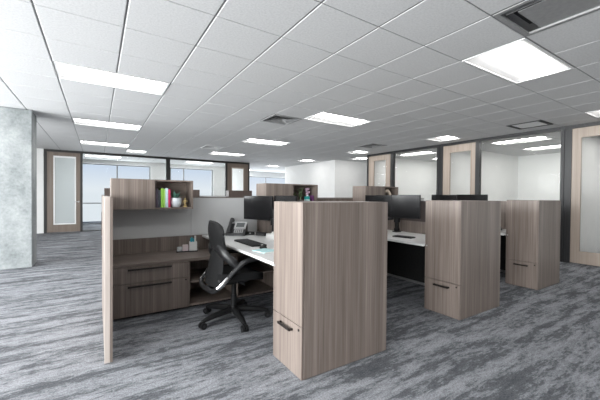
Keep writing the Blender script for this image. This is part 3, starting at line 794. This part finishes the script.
bm = bmesh.new(); onface(bm, -.035, .125, .42, 1.12, .012); obj('display_surround', bm, phone_s, t)
bm = bmesh.new(); onface(bm, -.012, .10, .58, 1.0, .0135); obj('display', bm, lcd, t)
bm = bmesh.new()
for r in range(4):
    for c in range(5): onface(bm, -.02+.026*c, -.004+.026*c, .05+.09*r, .11+.09*r, .009)
obj('keypad', bm, phone_s, t)
bm = bmesh.new()
a = Vector((-.085, -.1, .045)); b = Vector((-.085, .07, .185))
tube(bm, [a, a+Vector((0, .012, .03)), a.lerp(b, .5)+Vector((0, -.02, .035)), b+Vector((0, -.02, .022)), b], [.024, .024, .017, .024, .025], 12, flat=1.2); obj('handset', bm, phone_d, t, True)
bm = bmesh.new(); tube(bm, smooth_pts([(-.1, -.09, .035), (-.15, -.08, .01), (-.17, 0, .008), (-.13, .05, .02)], 8), .004, 8); obj('cord', bm, phone_d, t, True)

key_m = plain('black_keycaps', (.02, .02, .022), .5)
def keyboard(x, y, rz, lab, w=.44, d=.15):
    t = thing('keyboard', lab, 'keyboard', (x, y, DZ), rz, 'black keyboards')
    bm = bmesh.new(); box(bm, -w/2, w/2, -d/2, d/2, 0, .014, .003); obj('body', bm, black_p, t)
    bm = bmesh.new()
    for r in range(5):
        for c in range(18):
            if r == 0 and 5 < c < 10: continue
            x0 = -w/2+.01+c*(w-.02)/18; y0 = -d/2+.01+r*(d-.02)/5; box(bm, x0, x0+(w-.02)/18-.003, y0, y0+(d-.02)/5-.003, .0141, .018)
        if r == 0: box(bm, -w/2+.01+6*(w-.02)/18, -w/2+.007+10*(w-.02)/18, -d/2+.01, -d/2+.01+(d-.02)/5-.003, .0141, .018)
    obj('keys', bm, key_m, t)
keyboard(1.44, 3.29, R(90), 'black keyboard on the white desk in front of the phone', .52, .17)
keyboard(3.42, 2.78, R(100), 'flat black keyboard on the middle white desk below the arm', .27, .12)
t = thing('mouse', 'dark computer mouse beside the keyboard on the near white desk', 'mouse', (1.42, 2.90, DZ), R(95)); bm = bmesh.new()
bmesh.ops.create_uvsphere(bm, u_segments=20, v_segments=12, radius=1, matrix=Matrix.Diagonal((.055, .033, .034, 1)))
for v in bm.verts: v.co.z = max(v.co.z, 0)
obj('shell', bm, black_p, t, True); bm = bmesh.new(); cyl(bm, (.022, -.004, .0305), (.022, .004, .0305), .009, seg=14); obj('scroll_wheel', bm, phone_s, t, True)
aqua = plain('aqua_paper', (.45, .68, .70), .6)
t = thing('notebook', 'pale aqua notebook by the mouse at the front of the white desk', 'notebook', (1.30, 2.66, DZ), R(12)); bm = bmesh.new(); box(bm, 0, .17, -.02, .17, 0, .008, .001); obj('cover', bm, aqua, t); bm = bmesh.new(); box(bm, .003, .166, -.0215, .166, .0015, .0065); obj('pages', bm, paper, t)
t = thing('docking_box', 'small black box right of the phone under the monitor', 'dock', (1.78, 4.02, DZ), R(-30)); bm = bmesh.new(); box(bm, -.05, .05, -.03, .03, 0, .04, .006); obj('body', bm, black_p, t); bm = bmesh.new(); cyl(bm, (-.01, -.0305, .02), (-.01, -.034, .02), .011); obj('port', bm, phone_s, t, True)
t = thing('desk_speaker', 'wider black box next to the white tissue box on the near desk', 'speaker', (1.86, 3.85, DZ), R(-60)); bm = bmesh.new(); box(bm, -.08, .08, -.03, .03, 0, .045, .008); obj('body', bm, black_p, t); bm = bmesh.new(); box(bm, -.07, .07, -.0325, -.0305, .008, .037); obj('grille', bm, phone_d, t)
t = thing('tissue_box', 'white box on the near desk, partly behind the storage tower', 'box', (1.86, 3.48, DZ), R(5)); bm = bmesh.new(); box(bm, -.06, .06, -.11, .11, 0, .06, .003); obj('carton', bm, top_w, t); bm = bmesh.new(); sheet(bm, lambda u, v: Vector((-.03+.06*u, -.04+.08*v, .0605+.03*math.sin(PI*u)*(.6+.4*math.sin(7*v)))), 8, 8, .001); obj('tissue', bm, paper, t, True)
# small device on the third desk
t = thing('telephone', 'dark desk phone glimpsed between the middle and right towers', 'telephone', (5.62, 2.72, DZ), R(60)); bm = bmesh.new()
box(bm, -.1, .1, -.08, .08, 0, .03, .005)
obj('body', bm, phone_d, t); bm = bmesh.new(); tube(bm, [(-.075, -.07, .045), (-.075, -.04, .06), (-.075, .05, .06), (-.075, .07, .045)], [.02, .016, .016, .02], 10); obj('handset', bm, phone_d, t, True)

# credenza organiser
CZ = .5665
t = thing('organizer_tray', 'black tray on the credenza carrying the cups', 'tray', (.955, 4.13, CZ), R(-10)); bm = bmesh.new(); box(bm, -.125, .125, -.045, .045, 0, .004); 
for a in ((-.125, .125, -.045, -.042), (-.125, .125, .042, .045), (-.125, -.122, -.045, .045), (.122, .125, -.045, .045)): box(bm, *a, .004, .014)
obj('base', bm, black_p, t)
rz = R(-10)
def on_tray(u): return (.955+u*math.cos(rz), 4.13+u*math.sin(rz), CZ+.005)
t = thing('glass_jar', 'small clear silver jar at the left end of the black tray', 'jar', on_tray(-.088)); bm = bmesh.new(); lathe(bm, [(.028, 0), (.032, .01), (.032, .055), (.028, .057), (.026, .05), (.001, .035)]); obj('body', bm, plain('clear_plastic_grey', (.55, .57, .58), .15), t, True); bm = bmesh.new(); lathe(bm, [(.001, .0365), (.022, .0365), (.022, .05), (.001, .052)]); obj('clips', bm, phone_d, t, True)
t = thing('note_cube', 'pale pink note cube in the middle of the black tray', 'note block', on_tray(-.02), rz); bm = bmesh.new(); box(bm, -.033, .033, -.033, .033, 0, .08, .002); obj('paper_block', bm, plain('blush_paper', (.66, .56, .57), .7), t)
t = thing('pen_cup', 'white pen cup with teal supplies on the black tray', 'pen cup', on_tray(.072), rz); bm = bmesh.new()
for a in ((-.045, .045, -.036, -.033), (-.045, .045, .033, .036), (-.045, -.042, -.033, .033), (.042, .045, -.033, .033), (-.045, .045, -.036, .036)):
    box(bm, *a, 0, .004 if a[3]-a[2] > .07 else .118)
obj('cup', bm, top_w, t)
tl = plain('teal_plastic', (.02, .38, .48), .4)
for k, (a, b, h, c_) in enumerate(((-.028, 0, .13, tl), (-.012, .01, .14, tl), (.004, -.01, .128, tl), (-.02, .018, .12, aqua))):
    p = thing('marker', ['teal marker leaning left in the white pen cup', 'tallest teal marker in the white pen cup', 'teal marker nearest the middle of the pen cup', 'pale aqua marker at the back of the pen cup'][k], 'marker', (on_tray(.072)[0]+a, on_tray(.072)[1]+b, CZ+.0095), 0, 'markers in the pen cup')
    bm = bmesh.new(); cyl(bm, (0, 0, 0), (0, 0, h*.72), .0065, seg=12); obj('barrel', bm, c_, p, True); bm = bmesh.new(); cyl(bm, (0, 0, h*.725), (0, 0, h*1.2), .0078, seg=12); obj('cap', bm, c_, p, True)
p = thing('paper_roll', 'white rolled note standing in the pen cup', 'paper', (on_tray(.072)[0]+.026, on_tray(.072)[1]+.012, CZ+.0095)); bm = bmesh.new(); cyl(bm, (0, 0, 0), (.004, 0, .185), .009, .011); obj('sheet', bm, paper, p, True)

# ------------------------------------------------------------------ task chair (front is +x)
t = thing('task_chair', 'black mesh task chair with aluminium arm struts at the near desk', 'chair', (1.19, 3.115, 0), R(3))
bm = bmesh.new(); cyl(bm, (0, 0, .07), (0, 0, .14), .052, .042); cyl(bm, (0, 0, .13), (0, 0, .26), .03); obj('hub', bm, black_p, t, True)
bm = bmesh.new(); cyl(bm, (0, 0, .255), (0, 0, .40), .024); obj('gas_lift', bm, black_p, t, True)
for k in range(5):
    a = R(-93-4+72*k); c, s = math.cos(a), math.sin(a)
    bm = bmesh.new(); tube(bm, [(c*.03, s*.03, .108), (c*.14, s*.14, .102), (c*.27, s*.27, .09), (c*.355, s*.355, .07)], [.034, .031, .026, .018], 10, flat=1.1)
    lg = obj('leg', bm, black_p, t, True)
    bm = bmesh.new(); pp = Vector((c*.352, s*.352, .032)); tv = Vector((-s, c, 0))
    for q_ in (-1, 1): cyl(bm, pp+tv*q_*.008, pp+tv*q_*.03, .0315, seg=20)
    cyl(bm, pp-tv*.02, pp+tv*.02, .01); cyl(bm, (pp.x, pp.y, .03), (pp.x, pp.y, .07), .009)
    obj('caster', bm, black_p, lg, True)
    bm = bmesh.new(); cyl(bm, pp-tv*.0302, pp-tv*.032, .013); cyl(bm, pp+tv*.0302, pp+tv*.032, .013); obj('caster_cap', bm, frame_m, lg, True)
bm = bmesh.new(); box(bm, -.12, .12, -.09, .09, .385, .43, .012); tube(bm, [(0, -.09, .40), (0, -.17, .41), (.02, -.215, .405)], .008, 8); obj('mechanism', bm, black_p, t, True)
def seat_fn(zt):
    def fn(u, v):
        x = -.235+.48*u; yw = .235*(1-.25*max(0, (abs(u-.5)*2))**4); y = (v-.5)*2*yw
        return Vector((x, y, zt+.018*(abs(v-.5)*2)**2-.045*max(0, u-.72)**1.2*3+.012*(1-u)**2))
    return fn
bm = bmesh.new(); sheet(bm, seat_fn(.475), 16, 12, .055); bmesh.ops.bevel(bm, geom=[e_ for e_ in bm.edges if e_.calc_face_angle(0) > R(60)], offset=.014, segments=2, affect='EDGES'); obj('seat', bm, seat_m, t, True)
bm = bmesh.new(); sheet(bm, seat_fn(.437), 12, 8, .02); obj('seat_shell', bm, black_p, t, True)
# upper back: narrow rounded flexing pad; lower back opens into a hoop
def back_fn(u, v):      # u across, v up
    z = .735+.285*v; hw = .165+.04*v-.05*max(0, v-.7)**2*11; s = (u-.5)*2
    hw *= (1-.10*(abs(s))**4*v)
    return Vector((-.205-.035*v+.05*s*s-.015*math.sin(PI*v), s*hw, z-.05*abs(s)**3*v))
bm = bmesh.new(); sheet(bm, back_fn, 16, 14, .022); obj('backrest', bm, mesh_m, t, True)
bm = bmesh.new()
rim = [back_fn(u/10, 1) for u in range(11)]+[back_fn(1, 1-v/8) for v in range(1, 9)]+[back_fn(1-u/10, 0) for u in range(1, 11)]+[back_fn(0, v/8) for v in range(1, 8)]
tube(bm, rim, .014, 8, True); obj('back_rim', bm, black_p, t, True)
# V shaped shoulders of the frame running down from the pad to the arms
for s in (-1, 1):
    bm = bmesh.new(); tube(bm, smooth_pts([(-.205, s*.09, .775), (-.19, s*.15, .735), (-.155, s*.205, .685), (-.10, s*.24, .63), (-.06, s*.25, .585)], 5), [.045]*5+[.046]*5+[.042]*5+[.034]*5+[.026], 12, flat=.6); obj('back_frame', bm, frame_m, t, True)
    # silver strut from low behind the seat forward up to the arm
    bm = bmesh.new(); tube(bm, smooth_pts([(-.265, s*.222, .405), (-.225, s*.24, .44), (-.165, s*.25, .505), (-.12, s*.252, .56)], 5), [.020]*5+[.023]*5+[.016]*5+[.010], 10, flat=.6); obj('arm_strut', bm, silver, t, True)['label'] = 'polished aluminium strut'
    bm = bmesh.new(); tube(bm, smooth_pts([(-.165, s*.25, .50), (-.09, s*.258, .575), (-.01, s*.265, .635), (.08, s*.265, .655), (.16, s*.26, .652)], 5), [.022]*5+[.026]*5+[.024]*5+[.022]*5+[.016], 12, flat=1.3); obj('armrest', bm, frame_m, t, True)
bm = bmesh.new(); tube(bm, smooth_pts([(-.262, -.222, .405), (-.285, -.16, .375), (-.292, 0, .365), (-.285, .16, .375), (-.262, .222, .405)], 6), .024, 10, flat=.9)
tube(bm, [(-.285, 0, .368), (-.18, 0, .385), (-.10, 0, .40)], .024, 10, flat=1.5); obj('lower_hoop', bm, frame_m, t, True)
bm = bmesh.new(); sheet(bm, lambda u, v: Vector((-.268+.05*abs((u-.5)*2)**2+.05*v, (u-.5)*2*(.205-.06*v*v), .40+.33*v)), 12, 10, .012); obj('lumbar_mesh', bm, mesh_m, t, True)

# ------------------------------------------------------------------ second cluster beyond, by the far glass wall
sp2 = spine(.1, [1.06, 2.04, 3.0, 3.96, 4.9], 5.9, 11.22, 'distant low fabric partition near the far glass wall')
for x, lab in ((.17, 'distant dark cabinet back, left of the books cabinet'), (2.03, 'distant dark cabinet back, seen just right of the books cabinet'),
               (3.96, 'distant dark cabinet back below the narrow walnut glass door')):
    overhead(x, lab, .90, .45, 1.1, 1.46, 10.912, .30, wood_backlit, True, grp='distant overhead cabinets')
